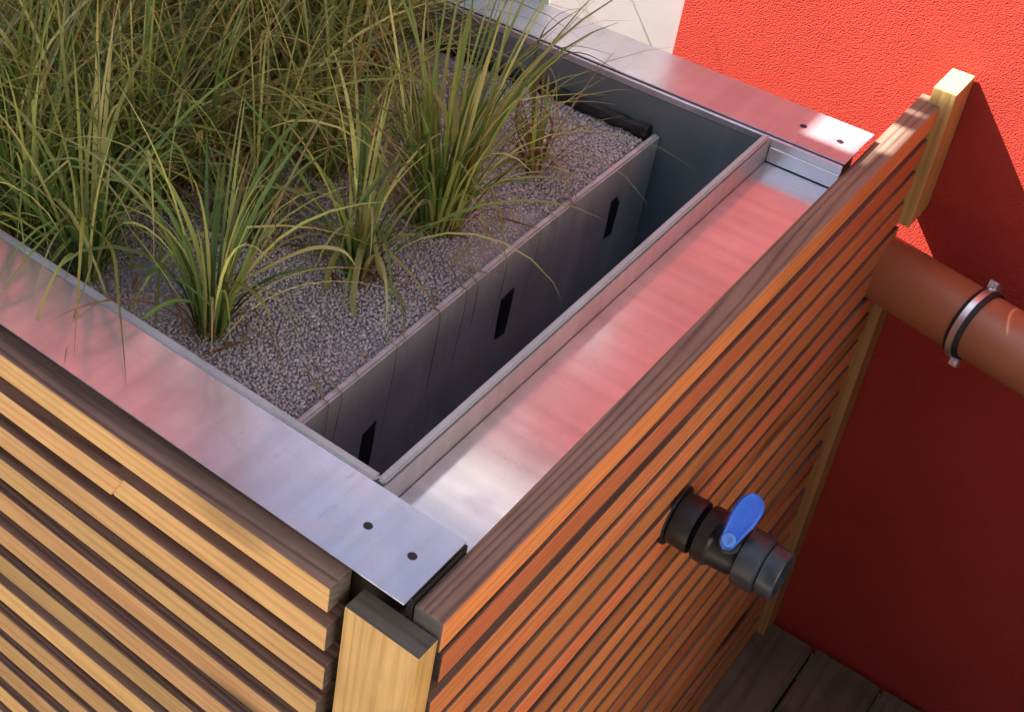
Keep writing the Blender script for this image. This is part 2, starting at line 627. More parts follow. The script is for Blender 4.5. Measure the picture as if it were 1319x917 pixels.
# unseen dark shed, added to block front sky light from the red wall
shed = thing('added_shed', 'unseen dark timber shed added to block sky light from the red wall', 'shed', (3.2, -3.2, ZF))
M['shedwood'] = wood('dark_stained_boards', 2, (0.07, 0.055, 0.045), (0.035, 0.028, 0.024), rough=0.8)
box_obj('wall', 0.24, 6.0, -3.6, -1.75, ZF - 0.03, 2.9, M['shedwood'], shed)
box_obj('roof', 0.12, 6.15, -3.8, -1.6, 2.902, 3.02, M['coping'], shed)

M['cabinet'] = plastic('dark_grey_cabinet_paint', (0.045, 0.045, 0.047), 0.5, 0.0002, 20)
gwall = thing('bounce_wall', 'unseen cream rendered wall added to bounce sunlight onto the slatted panel', 'wall', (1.6, -0.5, ZF))  # added out of view as a bounce surface for the right slats
M['cream_render'] = plastic('cream_render', (0.74, 0.67, 0.56), 0.9, 0.0015, 30, vary=0.08)
box_obj('plinth', 1.49, 1.71, -1.56, 0.36, ZF - 0.02, -0.402, M['cabinet'], gwall, 0.006)  # dark base added to cut the bounce onto the lower slats
box_obj('wall_body', 1.50, 1.70, -1.55, 0.35, -0.40, 1.45, M['cream_render'], gwall, 0.006)
box_obj('wall_cap', 1.47, 1.73, -1.58, 0.38, 1.452, 1.5, M['coping'], gwall, 0.006)

cab = thing('blocker_cabinet', 'tall dark grey cabinet added out of view to keep light off the red wall', 'cabinet', (0.95, 0.85, ZF))  # added out of view to keep stray light off the shaded wall
box_obj('cabinet_body', 0.56, 1.28, 0.50, 1.245, ZF + 0.001, 0.85, M['cabinet'], cab, 0.004)
box_obj('cabinet_lid', 0.54, 1.30, 0.47, 1.248, 0.851, 0.88, M['cabinet'], cab, 0.004)
for x0, x1 in ((0.575, 0.915), (0.925, 1.265)):
    box_obj('cabinet_door', x0, x1, 0.484, 0.4995, ZF + 0.05, 0.83, M['cabinet'], cab, 0.003)

# ------------------------------------------------------------------ unseen slatted roof, added to shade the planter
HC = 1.25
can = thing('added_canopy', 'unseen slatted timber roof on posts added to shade the planter', 'added_canopy', (-1.0, -1.35, ZF))
CX0, CX1 = -2.8, -0.84
for i in range(11):
    y1 = 0.490 - i * 0.146
    box_obj('shade_board', CX0, CX1, y1 - 0.142, y1, HC, HC + 0.02, M['old_shade0'], can, 0.002)
box_obj('shade_board', CX0, -1.045, 0.4925, 0.600, HC, HC + 0.02, M['old_shade0'], can, 0.002)  # extra pieces shaped to place the sun patches on rail and rim
box_obj('shade_board', -0.838, -0.45, 0.30, 0.714, HC, HC + 0.02, M['old_shade0'], can, 0.002)
box_obj('shade_board', -0.9445, CX1, 0.4925, 0.714, HC, HC + 0.02, M['old_shade0'], can, 0.002)
box_obj('shade_board', -0.962, -0.9455, 0.4925, 0.539, HC, HC + 0.02, M['old_shade0'], can, 0.002)
for y0, y1 in ((0.623, 0.662), (0.675, 0.714)):
    box_obj('stripe_cleat', -1.052, -0.9455, y0, y1, HC, HC + 0.02, M['old_shade0'], can, 0.002)  # added to cast the shade stripes across the rail end
box_obj('cleat_bearer', -1.050, -1.028, 0.35, 0.716, HC - 0.022, HC - 0.001, M['larch1'], can, 0.002)
for x in (-2.7, -1.35):
    box_obj('rafter', x - 0.03, x + 0.03, -1.08, 0.53, HC - 0.1, HC - 0.001, M['larch1'], can, 0.003)
    box_obj('post', x - 0.045, x + 0.045, -1.06, -0.97, ZF - 0.03, HC - 0.101, M['larch2'], can, 0.003)

# ------------------------------------------------------------------ the planter
pl = thing('raised_planter', 'raised planter box clad in larch slats with metal rim and gravel bed', 'planter', (-0.98, 0.5, ZF))
# slats of the right side panel (run along y)
for k in range(21):
    z1 = ZR - k * PITCH
    y0 = 0.0142 if k != 1 else 0.026
    board('slat', 1, y0 + RNG.uniform(-0.002, 0.003), 1.2193, 0.0016, 0.0326, z1 - 0.0392, z1, pl, M['red_larch'], M['old_shade1'],
          warp=0.0004 if k == 0 else 0.0009, seed=100 + k, endg=M['endgrain'])  # dark top faces paint in the shade between slats
# slats of the front panel (run along x); the second one is pieced together
for k in range(21):
    z1 = ZR - k * PITCH
    xs = [(XL, -0.0604 + RNG.uniform(-0.003, 0.003))]
    if k == 1:
        xs = [(XL, -0.3375), (-0.3365, -0.061)]
    for j, (x0, x1) in enumerate(xs):
        board('slat', 0, x0, x1, -0.0238, 0.0095, z1 - SLH, z1, pl, M['larch0'], M['old_shade0'],
              warp=0.0004 if k == 0 else 0.0014, seed=200 + k * 3 + j, endcut=0.5 if (k == 1 and j == 0) else 0.0, endg=None if (k == 1 and j == 0) else M['endgrain'])  # dark top faces stand in for shade in the gaps
# backing behind the slats, upright battens that carry them
box_obj('backing_board', -0.0225, -0.0165, 0.022, 1.0435, ZF + 0.01, -0.042, M['membrane'], pl)
box_obj('backing_board', XL, -0.0235, 0.0305, 0.0365, ZF + 0.01, -0.02, M['membrane'], pl)
for y in (0.035, 0.62, 1.17):
    box_obj('batten', -0.0160, -0.0002, y, y + 0.045, ZF + 0.01, -0.062, M['old_shade2'], pl, 0.002)
for x in (-0.12, -0.33, -0.9, -1.5):
    box_obj('batten', x, x + 0.045, 0.0105, 0.0300, ZF + 0.01, -0.016, M['old_shade2'], pl, 0.002)
# corner post, flat board with dark end grain on top
box_obj('corner_post', -0.0493, 0.0319, -0.0164, 0.0125, ZF, -0.030, M['larch2'], pl, 0.0018, topmat=M['endgrain'])
box_obj('end_panel', XL - 0.022, XL - 0.002, -0.0238, D1, ZF + 0.005, -0.002, M['larch2'], pl, 0.002)
# wall fixing battens at the far end, interrupted where the pipe comes out
box_obj('wall_batten', 0.0168, 0.0480, 1.1985, 1.2715, -0.211, 0.0130, M['larch2'], pl, 0.0016, topmat=M['cream_wood'])
box_obj('wall_batten', 0.0090, 0.0470, 1.2225, 1.2715, ZF, -0.352, M['larch2'], pl, 0.0016)

# rim plates of folded zinc sheet
bm = bmesh.new()


def plate(bm, x0, x1, y0, y1, z, th, lip_y=None, lip=0.012, lip_th=0.004, bev=0.0004):
    add_box(bm, x0, x1, y0, y1, z - th, z)
    bmesh.ops.bevel(bm, geom=list(bm.edges), offset=bev, segments=2, affect='EDGES')


def wavy(bm, amp, axis=0, n=40, x0=0, x1=1):
    for i in range(1, n):
        co = [0, 0, 0]
        no = [0, 0, 0]
        co[axis] = x0 + (x1 - x0) * i / n
        no[axis] = 1
        bmesh.ops.bisect_plane(bm, geom=list(bm.verts) + list(bm.edges) + list(bm.faces), plane_co=co, plane_no=no)
    for v in bm.verts:
        v.co.z += amp * (math.sin(9.1 * v.co.x + 5 * v.co.y) + 0.6 * math.sin(17.3 * v.co.x + 1.3 - 9 * v.co.y))


plate(bm, XL, 0.0, 0.0, W1, 0.0, 0.0018)
rim = obj('rim_plate', bm, M['zinc_x'], pl)
box_obj('rim_underlay', XL, -0.006, 0.0105, W1 - 0.004, -0.0145, -0.0022, M['black_rubber'], pl)
box_obj('end_gap_strip', -0.0055, 0.0012, 0.0145, W1 + 0.001, -0.0400, -0.0056, M['black_rubber'], pl)  # black strip filling the gap at the plate end
bm = bmesh.new()
plate(bm, XL, 0.0, D0 + 0.006, D1, 0.0, 0.0018)
rim2 = obj('rim_plate', bm, M['zinc_x'], pl)
bm = bmesh.new()
add_box(bm, XL, -0.001, D0, D0 + 0.0055, -0.0135, -0.0025)
bmesh.ops.bevel(bm, geom=list(bm.edges), offset=0.001, segments=1, affect='EDGES')
obj('rim_fold', bm, M['zinc_x'], pl)
box_obj('rim_underlay', XL, -0.006, D0 + 0.012, D1 - 0.004, -0.0145, -0.0022, M['black_rubber'], pl)
box_obj('rear_panel', XL, -0.0235, D1 - 0.02, D1 - 0.004, ZF + 0.01, -0.016, M['membrane'], pl)


def holes(parent, pts):
    for x, y in pts:
        bm = bmesh.new()
        r = lathe(bm, [(0.0, 0.0046), (0.0007, 0.0040)], (x, y, 0.0002), (0, 0, 1), 18)
        h = obj('screw', bm, M['hole'])
        sub(h, parent)
        bm = bmesh.new()


holes(rim, [(-0.0762, 0.0489), (-0.0260, 0.0484)])
holes(rim2, [(-0.0760, 0.9952), (-0.0257, 0.9933)])

# plastic tank: four walls and a floor with a pale rounded top edge
TX, TY0, TY1, TZ = -0.1045, 0.1085, 0.9405, -0.42
bm = bmesh.new()
t = 0.007
add_box(bm, TX, TX + t, TY0 - t, TY1, TZ, -0.004)
add_box(bm, XL, TX, TY0 - t, TY0, TZ, -0.004)
add_box(bm, XL, TX + t, TY1 + 0.0001, TY1 + t, TZ, -0.014)
add_box(bm, XL, TX + t, TY0 - t, TY1 + t, TZ - t, TZ)
tank = obj('tank', bm, M['tank'], pl)
bm = bmesh.new()
add_box(bm, TX - 0.001, TX + t + 0.001, TY0 - t, TY1 - 0.001, -0.0038, 0.0015)
bmesh.ops.bevel(bm, geom=list(bm.edges), offset=0.0022, segments=2, affect='EDGES')
sub(obj('top_edge', bm, M['pp_light']), tank)
bm = bmesh.new()
add_box(bm, XL, TX - 0.0012, TY0 - t - 0.0035, TY0 + 0.001, -0.0038, 0.0012)
bmesh.ops.bevel(bm, geom=list(bm.edges), offset=0.0022, segments=2, affect='EDGES')
sub(obj('top_edge', bm, M['pp_light']), tank)
# outer cheek of the tank wall facing the tray
box_obj('tank_cheek', TX + t + 0.0002, TX + t + 0.0030, W1 + 0.001, D0 - 0.001, -0.06, -0.0042, M['zinc_cheek'], pl, 0.0006)

# zinc tray between tank and cladding: floor and upturned ends
bm = bmesh.new()
X0, X1 = TX + t + 0.0040, 0.0008
add_box(bm, X0, X1, 0.090, D0 - 0.004, -0.0400, -0.0372)
tray = obj('tray', bm, M['zinc_y'], pl)
bm = bmesh.new()
add_box(bm, X0, X1 - 0.001, D0 - 0.0030, D0 - 0.0005, -0.0360, -0.0140)
bmesh.ops.bevel(bm, geom=list(bm.edges), offset=0.0006, segments=1, affect='EDGES')
sub(obj('upturned_end', bm, M['zinc_y']), tray)
box_obj('upper_end_strip', X0, X1 - 0.001, D0 - 0.0010, D0 + 0.0025, -0.0138, -0.0030, M['zinc_y'], pl)

# perforated plate that holds the gravel back
BX = -0.2420
bm = bmesh.new()
add_box(bm, BX - 0.010, BX, TY0 + 0.001, TY1 - 0.002, TZ + 0.002, -0.0640)
bmesh.ops.bevel(bm, geom=[e for e in bm.edges if all(v.co.z > -0.1 for v in e.verts)], offset=0.0025, segments=2, affect='EDGES')
wavy_b = bm
for i in range(1, 20):
    bmesh.ops.bisect_plane(bm, geom=list(bm.verts) + list(bm.edges) + list(bm.faces), plane_co=(0, TY0 + 0.83 * i / 20, 0), plane_no=(0, 1, 0))
for v in bm.verts:
    if v.co.z > -0.2:
        v.co.x += 0.0016 * math.sin(8 * v.co.y + 0.6)
        v.co.z += 0.0012 * math.sin(11 * v.co.y)
bm.normal_update()
for f in bm.faces:
    if f.normal.z > 0.5:
        f.material_index = 1
M['plate_edge'] = plastic('worn_plate_edge', (0.55, 0.48, 0.49), 0.6, 0.0006, 30)
bp = obj('retaining_plate', bm, [M['bedplate'], M['plate_edge']], pl)
for yc, zc in ((0.840, -0.150), (0.575, -0.165), (0.292, -0.195)):
    bm = bmesh.new()
    prof = [(-0.013 + RNG.uniform(-.002, .002), 0.030), (0.013, 0.034 + RNG.uniform(-.003, .003)), (0.012, 0.0), (0.008, -0.036), (-0.013, -0.034), (-0.014, 0.0)]
    a = [bm.verts.new((BX - 0.004, yc + y, zc + z)) for y, z in prof]
    b_ = [bm.verts.new((BX + 0.0012, yc + y, zc + z)) for y, z in prof]
    bm.faces.new(a)
    bm.faces.new(b_[::-1])
    for i in range(len(prof)):
        bm.faces.new((a[i], a[(i + 1) % 6], b_[(i + 1) % 6], b_[i]))
    sub(obj('slot_piece', bm, M['black_rubber']), bp)  # black pieces set nearly flush in the outline of the slots

# black foam strip along the far edge of the gravel
bm = bmesh.new()
pts = []
n = 150
prev = None
for i in range(n + 1):
    x = BX - 0.011 - 1.2 * i / n
    ring = []
    for j in range(8):
        an = 2 * math.pi * j / 8
        r = 0.0105 + RNG.uniform(-0.0022, 0.0022) + (0.003 if i < 3 else 0)
        ring.append(bm.verts.new((x, TY1 - 0.0125 + r * 0.85 * math.cos(an), -0.0625 + r * math.sin(an))))
    if prev:
        for j in range(8):
            bm.faces.new((prev[j], prev[(j + 1) % 8], ring[(j + 1) % 8], ring[j]))
    else:
        bm.faces.new(ring)
    prev = ring
bm.faces.new(prev[::-1])
obj('sealing_strip', bm, M['black_rubber'], pl)

# ------------------------------------------------------------------ gravel (tens of thousands of grains in one object)
def make_gravel():
    phi = (1 + 5 ** 0.5) / 2
    ico = np.array([(-1, phi, 0), (1, phi, 0), (-1, -phi, 0), (1, -phi, 0), (0, -1, phi), (0, 1, phi), (0, -1, -phi), (0, 1, -phi),
                    (phi, 0, -1), (phi, 0, 1), (-phi, 0, -1), (-phi, 0, 1)], float)
    ico /= np.linalg.norm(ico[0])
    tri = np.array([(0, 11, 5), (0, 5, 1), (0, 1, 7), (0, 7, 10), (0, 10, 11), (1, 5, 9), (5, 11, 4), (11, 10, 2), (10, 7, 6), (7, 1, 8),
                    (3, 9, 4), (3, 4, 2), (3, 2, 6), (3, 6, 8), (3, 8, 9), (4, 9, 5), (2, 4, 11), (6, 2, 10), (8, 6, 7), (9, 8, 1)])
    gx0, gx1, gy0, gy1 = -1.25, BX - 0.0105, TY0 + 0.002, TY1 - 0.010
    step = 0.0035
    xs = np.arange(gx0, gx1, step)
    ys = np.arange(gy0, gy1, step)
    X, Y = np.meshgrid(xs, ys)
    P = np.stack([X.ravel(), Y.ravel()], 1)
    P += NR.uniform(-0.5, 0.5, P.shape) * step
    P[:, 0] = np.clip(P[:, 0], gx0, gx1 - 0.002)
    n = len(P)
    base = -0.0715 + 0.0035 * np.sin(5.1 * P[:, 0] + 2) * np.sin(6.3 * P[:, 1] + 1) + 0.0022 * np.sin(23 * P[:, 0] + 3 * P[:, 1]) * np.sin(19 * P[:, 1]) + 0.0012 * np.sin(61 * P[:, 0]) * np.sin(53 * P[:, 1] + 1)
    z = base + NR.uniform(-0.0010, 0.0014, n)
    r = 0.0021 * NR.uniform(0.6, 1.2, n) * np.where(NR.random(n) < 0.06, 1.45, 1.0)
    q = NR.normal(size=(n, 3, 3))
    u = q[:, 0] / np.linalg.norm(q[:, 0], axis=1, keepdims=True)
    w = q[:, 1] - (q[:, 1] * u).sum(1, keepdims=True) * u
    w /= np.linalg.norm(w, axis=1, keepdims=True)
    Rm = np.stack([u, w, np.cross(u, w)], 2)
    sc = NR.uniform(0.6, 1.15, (n, 1, 3))
    V = ico[None] * NR.uniform(0.78, 1.2, (n, 12, 1)) * sc * r[:, None, None]
    V = np.einsum('nij,nkj->nki', Rm, V)
    V[:, :, 0] += P[:, None, 0]
    V[:, :, 1] += P[:, None, 1]
    V[:, :, 2] += z[:, None]
    F = (tri[None] + 12 * np.arange(n)[:, None, None]).reshape(-1, 3)
    me = bpy.data.meshes.new('gravel')
    nv, nf = n * 12, len(F)
    me.vertices.add(nv)
    me.vertices.foreach_set('co', V.reshape(-1).astype(np.float32))
    me.loops.add(nf * 3)
    me.loops.foreach_set('vertex_index', F.reshape(-1).astype(np.int32))
    me.polygons.add(nf)
    me.polygons.foreach_set('loop_start', np.arange(0, nf * 3, 3, dtype=np.int32))
    me.update()
    pal = np.array([(0.30, 0.272, 0.285), (0.22, 0.20, 0.20), (0.36, 0.32, 0.30), (0.29, 0.225, 0.21), (0.17, 0.158, 0.165), (0.40, 0.37, 0.35)])
    pick = 1.9 * (0.5 * pal[NR.choice(6, n, p=[.32, .22, .16, .14, .10, .06])] + 0.5 * pal[0]) * NR.uniform(0.92, 1.08, (n, 1))
    col = np.ones((n, 12, 4), np.float32)
    col[:, :, :3] = pick[:, None]
    at_ = me.attributes.new('tint', 'FLOAT_COLOR', 'POINT')
    at_.data.foreach_set('color', col.reshape(-1))
    me.materials.append(M['grit'])
    o = bpy.data.objects.new('gravel', me)
    COL.objects.link(o)
    tag(o, 'purple grey lava grit filling the planter bed around the sedges', 'gravel', kind='stuff')
    print('gravel grains', n)


make_gravel()
box_obj('soil_bed', XL, BX - 0.0105, TY0 + 0.0005, TY1 - 0.001, -0.4, -0.0745, M['soil'], pl)


# ------------------------------------------------------------------ sedge tufts
GREENS = [(0.085, 0.165, 0.036), (0.125, 0.210, 0.042), (0.19, 0.26, 0.055), (0.055, 0.115, 0.032), (0.31, 0.34, 0.08), (0.52, 0.50, 0.17)]
DRYS = [(0.34, 0.20, 0.075), (0.40, 0.29, 0.12), (0.27, 0.115, 0.042), (0.20, 0.085, 0.038), (0.45, 0.36, 0.19)]


class Blades:
    def __init__(self):
        self.v, self.f, self.c = [], [], []

    def ribbon(self, pts, width, col, tipcol=None, fold=0.35, rng=RNG):
        n = len(pts)
        side = None
        base = len(self.v)
        tw = rng.uniform(-0.7, 0.7)
        for i, p in enumerate(pts):
            d = (pts[min(i + 1, n - 1)] - pts[max(i - 1, 0)]).normalized()
            s = d.cross(Vector((0, 0, 1)))
            if s.length < 0.15:
                s = side if side is not None else Vector((math.cos(tw * 4), math.sin(tw * 4), 0))
            s.normalize()
            if side is not None and s.dot(side) < 0:
                s = -s
            side = s
            t = i / (n - 1)
            sr = Matrix.Rotation(tw * (0.3 + t), 3, d) @ s
            nn = sr.cross(d).normalized()
            w = width * (0.55 + 0.45 * min(1, t * 5)) * (1 - max(0, (t - 0.35) / 0.65) ** 1.6 * 0.94) * 0.5
            self.v += [p - sr * w + nn * w * fold, p, p + sr * w + nn * w * fold]
            k = t ** 2.2
            c = col if tipcol is None else tuple(a * (1 - k) + b * k for a, b in zip(col, tipcol))
            self.c += [c] * 3
        for i in range(n - 1):
            a = base + 3 * i
            self.f += [(a, a + 1, a + 4, a + 3), (a + 1, a + 2, a + 5, a + 4)]

    def blade(self, base, az, length, tilt, bend, width, col, tipcol, rng, seg=9, zmin=-0.066, kink=None):
        d = Vector((math.cos(az), math.sin(az), 0))
        p = Vector(base)
        pts = [p.copy()]
        st = length / seg
        sway = rng.uniform(-0.6, 0.6)
        lat = Vector((-d.y, d.x, 0))
        for i in range(seg):
            t = (i + 0.5) / seg
            a = tilt + bend * t ** 1.5
            if kink and t > kink[0]:
                a += kink[1]
            a = min(a, 2.75)
            p = p + (d * math.sin(a) + Vector((0, 0, 1)) * math.cos(a) + lat * sway * t * 0.5) * st
            if p.z < zmin:
                p.z = zmin + rng.uniform(0, 0.003)
            pts.append(p.copy())
        self.ribbon(pts, width, col, tipcol, rng=rng)

    def build(self, name, parent, mat):
        me = bpy.data.meshes.new(name)
        me.from_pydata([tuple(v) for v in self.v], [], self.f)
        at_ = me.attributes.new('tint', 'FLOAT_COLOR', 'POINT')
        col = np.ones((len(self.v), 4), np.float32)
        col[:, :3] = np.array(self.c)
        at_.data.foreach_set('color', col.reshape(-1))
        for p in me.polygons:
            p.use_smooth = True
        me.materials.append(mat)
        o = bpy.data.objects.new(name, me)
        link(o, parent)
        return o


def tuft(base, n, length, spread, label, dry=0.15, seed=0, group=None, extra=(), up=1.0, bias=None, droop=1.0, wd=1.0):
    rng = random.Random(seed)
    root = thing('sedge_tuft', label, 'grass tuft', base, group)
    g, d = Blades(), Blades()
    for i in range(n):
        az = rng.uniform(0, 2 * math.pi)
        if bias is not None and rng.random() < bias[1]:
            az = bias[0] + rng.gauss(0, 0.7)
        rad = spread * math.sqrt(rng.random())
        bpos = (base[0] + rad * math.cos(az), base[1] + rad * math.sin(az), base[2] - 0.006)
        is_dry = rng.random() < dry * 0.65
        L = length * rng.uniform(0.5, 1.3)
        tilt = abs(rng.gauss(0.05, 0.22)) / up
        bend = abs(rng.gauss(0.75, 0.55)) * droop
        if rng.random() < 0.16:
            bend += rng.uniform(0.6, 1.2)
        w = rng.uniform(0.0030, 0.0062) * wd
        kink = (rng.uniform(0.35, 0.75), rng.uniform(0.5, 1.3)) if rng.random() < 0.10 else None
        if is_dry:
            c = rng.choice(DRYS)
            d.blade(bpos, az, L * rng.uniform(0.6, 1), tilt + rng.uniform(0, 0.5), bend + 0.4, w * 0.85, c, rng.choice(DRYS), rng, kink=kink)
        else:
            c = rng.choice(GREENS)
            v = rng.uniform(0.8, 2.2)
            c = tuple(x * v for x in c)
            tc = rng.choice(GREENS[1:]) if rng.random() < 0.72 else rng.choice(DRYS)
            g.blade(bpos, az, L, tilt, bend, w, c, tc, rng, kink=kink)
    # dead bits lying on the grit round the foot
    for i in range(n // 4):
        az = rng.uniform(0, 2 * math.pi)
        rad = spread * rng.uniform(0.8, 3.0)
        bpos = (base[0] + rad * math.cos(az), base[1] + rad * math.sin(az), base[2] + 0.004)
        if bpos[0] < BX - 0.03 and TY0 + 0.02 < bpos[1] < TY1 - 0.02:
            d.blade(bpos, rng.uniform(0, 6.28), rng.uniform(0.015, 0.07), rng.uniform(1.2, 1.6), rng.uniform(-0.2, 0.3), rng.uniform(0.0018, 0.0042),
                    rng.choice(DRYS), rng.choice(DRYS), rng, seg=4, zmin=base[2] + 0.002)
    # short sheaths at the foot of the tuft
    for i in range(n // 3):
        az = rng.uniform(0, 2 * math.pi)
        rad = spread * rng.random()
        bpos = (base[0] + rad * math.cos(az), base[1] + rad * math.sin(az), base[2] - 0.006)
        d.blade(bpos, az, rng.uniform(0.02, 0.07), rng.uniform(0, 0.6), rng.uniform(0, 0.8), rng.uniform(0.003, 0.006),
                rng.choice(DRYS[2:4] + [(0.10, 0.10, 0.03)]), rng.choice(DRYS), rng, seg=4)
    for pts, w, c, tc in extra:
        # smooth the control points
        P = [Vector(p) for p in pts]
        out = []
        for i in range(len(P) - 1):
            p0, p1, p2, p3 = P[max(i - 1, 0)], P[i], P[i + 1], P[min(i + 2, len(P) - 1)]
            for s in range(5):
                t = s / 5
                out.append(0.5 * ((2 * p1) + (p2 - p0) * t + (2 * p0 - 5 * p1 + 4 * p2 - p3) * t * t + (3 * p1 - p0 - 3 * p2 + p3) * t ** 3))
        out.append(P[-1])
        g.ribbon(out, w * 1.2, c, tc, rng=rng)
    g.build('green_blades', root, M['blade'])
    if d.v:
        d.build('withered_blades', root, M['blade'])
    return root


GZ = -0.068


def gp(u, v, z=GZ):
    p = at(u, v, 2, z)
    return (p.x, p.y, z)


YG, OL, PALE = (0.34, 0.33, 0.09), (0.21, 0.23, 0.055), (0.58, 0.52, 0.24)
# tuft beside the front rim, with blades that hang over the plate
bA = gp(112, 345)
exA = [([bA, Vector(bA) + Vector((0.005, -0.03, 0.09)), at(140, 315, 1, 0.125), at(152, 385, 1, 0.085), at(163, 497, 2, 0.004)], 0.0056, OL, (0.2, 0.15, 0.06)),
       ([bA, Vector(bA) + Vector((-0.01, -0.02, 0.08)), at(118, 330, 1, 0.11), at(95, 410, 1, 0.06), at(82, 468, 2, 0.004)], 0.0042, OL, (0.22, 0.15, 0.06))]
tuft(bA, 75, 0.29, 0.024, 'sedge tuft beside the front rim with two blades hanging over the metal', 0.10, 1, extra=exA, wd=1.0, up=0.8, droop=1.3)
bB = gp(272, 425)
exB = [([bB, Vector(bB) + Vector((0.01, 0, 0.07)), at(310, 365, 1, 0.19), at(345, 400, 1, 0.17), at(366, 480, 2, -0.062)], 0.0056, OL, YG),
       ([bB, Vector(bB) + Vector((0.01, 0.0, 0.055)), at(330, 350, 1, 0.21), at(395, 320, 1, 0.22), at(440, 322, 1, 0.23), at(460, 345, 1, 0.24)], 0.0072, YG, PALE),
       ([bB, Vector(bB) + Vector((-0.01, 0, 0.05)), at(222, 340, 1, 0.19), at(190, 355, 1, 0.18), at(175, 372, 1, 0.17)], 0.0035, OL, YG)]
tuft(bB, 62, 0.29, 0.018, 'sedge tuft on bare grit with a broad pale blade arching sideways', 0.08, 2, extra=exB, up=0.95, wd=1.05, droop=1.5)
bC = gp(462, 350)
exC = [([bC, Vector(bC) + Vector((0.002, 0, 0.06)), at(455, 380, 1, 0.36), at(462, 430, 1, 0.33), at(470, 470, 2, -0.06)], 0.0068, YG, PALE),
       ([bC, Vector(bC) + Vector((0.01, 0, 0.08)), at(495, 320, 1, 0.42), at(530, 355, 1, 0.41), at(562, 398, 2, -0.058)], 0.0070, PALE, YG),
       ([bC, Vector(bC) + Vector((-0.01, 0, 0.06)), at(425, 345, 1, 0.37), at(415, 410, 1, 0.34), at(402, 455, 2, -0.06)], 0.0062, YG, OL),
       ([bC, Vector(bC) + Vector((0.01, 0, 0.07)), at(490, 350, 1, 0.40), at(515, 385, 1, 0.39), at(522, 428, 2, -0.058)], 0.005, OL, YG),
       ([bC, Vector(bC) + Vector((0.0, 0, 0.09)), at(458, 250, 1, 0.43), at(465, 160, 1, 0.45)], 0.005, YG, PALE)]
tuft(bC, 56, 0.26, 0.016, 'sedge tuft nearest the plate slots with pale blades fallen onto the grit', 0.10, 3, extra=exC, up=1.1, wd=1.0, droop=1.5)
bD = gp(560, 285)
exD = [([bD, Vector(bD) + Vector((0.01, 0, 0.08)), at(610, 230, 1, 0.57), at(640, 260, 1, 0.56), at(652, 345, 1, 0.53)], 0.005, OL, YG),
       ([bD, Vector(bD) + Vector((0.0, 0, 0.14)), at(545, 90, 1, 0.60), at(549, 0, 1, 0.62)], 0.007, YG, PALE),
       ([bD, Vector(bD) + Vector((0.01, 0, 0.14)), at(585, 110, 1, 0.60), at(605, 10, 1, 0.62)], 0.007, YG, OL)]
rH = random.Random(5)
for yy in (0.20, 0.235, 0.26, 0.33, 0.345, 0.40, 0.47, 0.49, 0.56, 0.63, 0.66, 0.72):
    yy += rH.uniform(-0.01, 0.01)
    dn = rH.uniform(0.05, 0.13)
    exD.append(([(BX - rH.uniform(0.02, 0.06), yy + rH.uniform(0, .03), -0.060), (BX - 0.006, yy, -0.0585), (BX + 0.006, yy - 0.004, -0.070),
                 (BX + 0.005, yy - rH.uniform(0, .02), -0.068 - dn)], rH.uniform(0.0012, 0.003), (0.30, 0.27, 0.16), (0.20, 0.17, 0.11)))
tuft(bD, 150, 0.33, 0.034, 'tall dense sedge tuft with an upright sheaf of long green blades', 0.16, 4, extra=exD, up=1.25, droop=1.15, wd=0.92)
bE = gp(690, 222)
E1, E2 = at(684, 60, 1, 0.76), at(690, 100, 1, 0.76)
exE = [([bE, at(686, 150, 1, 0.755), at(684, 88, 1, 0.76)], 0.0045, OL, YG),
       ([bE, at(688, 140, 1, 0.755), at(690, 70, 1, 0.77), at(712, 25, 1, 0.79), at(752, 13, 1, 0.80), at(782, 48, 1, 0.80)], 0.0030, (0.10, 0.08, 0.03), (0.12, 0.07, 0.03)),
       ([bE, at(690, 150, 1, 0.755), at(695, 85, 1, 0.77), at(735, 60, 1, 0.80), at(792, 72, 1, 0.81)], 0.0026, (0.13, 0.11, 0.04), (0.17, 0.1, 0.05)),
       ([bE, at(690, 150, 1, 0.755), at(697, 95, 1, 0.77), at(745, 68, 1, 0.80), at(812, 102, 1, 0.82)], 0.0026, (0.12, 0.08, 0.03), (0.15, 0.07, 0.04)),
       ([bE, at(688, 140, 1, 0.755), at(665, 80, 1, 0.75), at(630, 105, 1, 0.73), at(600, 145, 1, 0.71)], 0.0055, OL, YG),
       ([bE, at(700, 195, 1, 0.75), at(730, 225, 1, 0.70), at(745, 262, 2, -0.06)], 0.006, (0.36, 0.27, 0.14), (0.4, 0.3, 0.16)),
       ([bE, at(672, 205, 1, 0.74), at(640, 215, 1, 0.70), at(600, 228, 1, 0.66)], 0.005, OL, (0.3, 0.22, 0.09))]
rE = random.Random(77)
for i in range(17):
    hi = i < 4
    top = Vector(at(690 + rE.uniform(-26, 22), rE.uniform(75, 120) if hi else rE.uniform(150, 205), 1, 0.757 + rE.uniform(-0.02, 0.02)))
    dx, dy = rE.uniform(-0.09, 0.09), rE.uniform(-0.07, 0.05)
    exE.append(([bE, (Vector(bE) + top) / 2 + Vector((rE.uniform(-.016, .016), rE.uniform(-.01, .01), 0)), top, top + Vector((dx * 0.6, dy * 0.6, 0.008)),
                 top + Vector((dx, dy, -rE.uniform(0.01, 0.04) if not hi else -rE.uniform(0.02, 0.07)))], rE.uniform(0.0022, 0.0045), rE.choice([OL, (0.3, 0.17, 0.06), (0.2, 0.08, 0.04)]),
                rE.choice([(0.42, 0.3, 0.15), (0.24, 0.09, 0.05), YG])))
tuft(bE, 12, 0.15, 0.012, 'half withered sedge with reddish drooping blades close to the far rim', 0.55, 5, extra=exE, up=1.4)

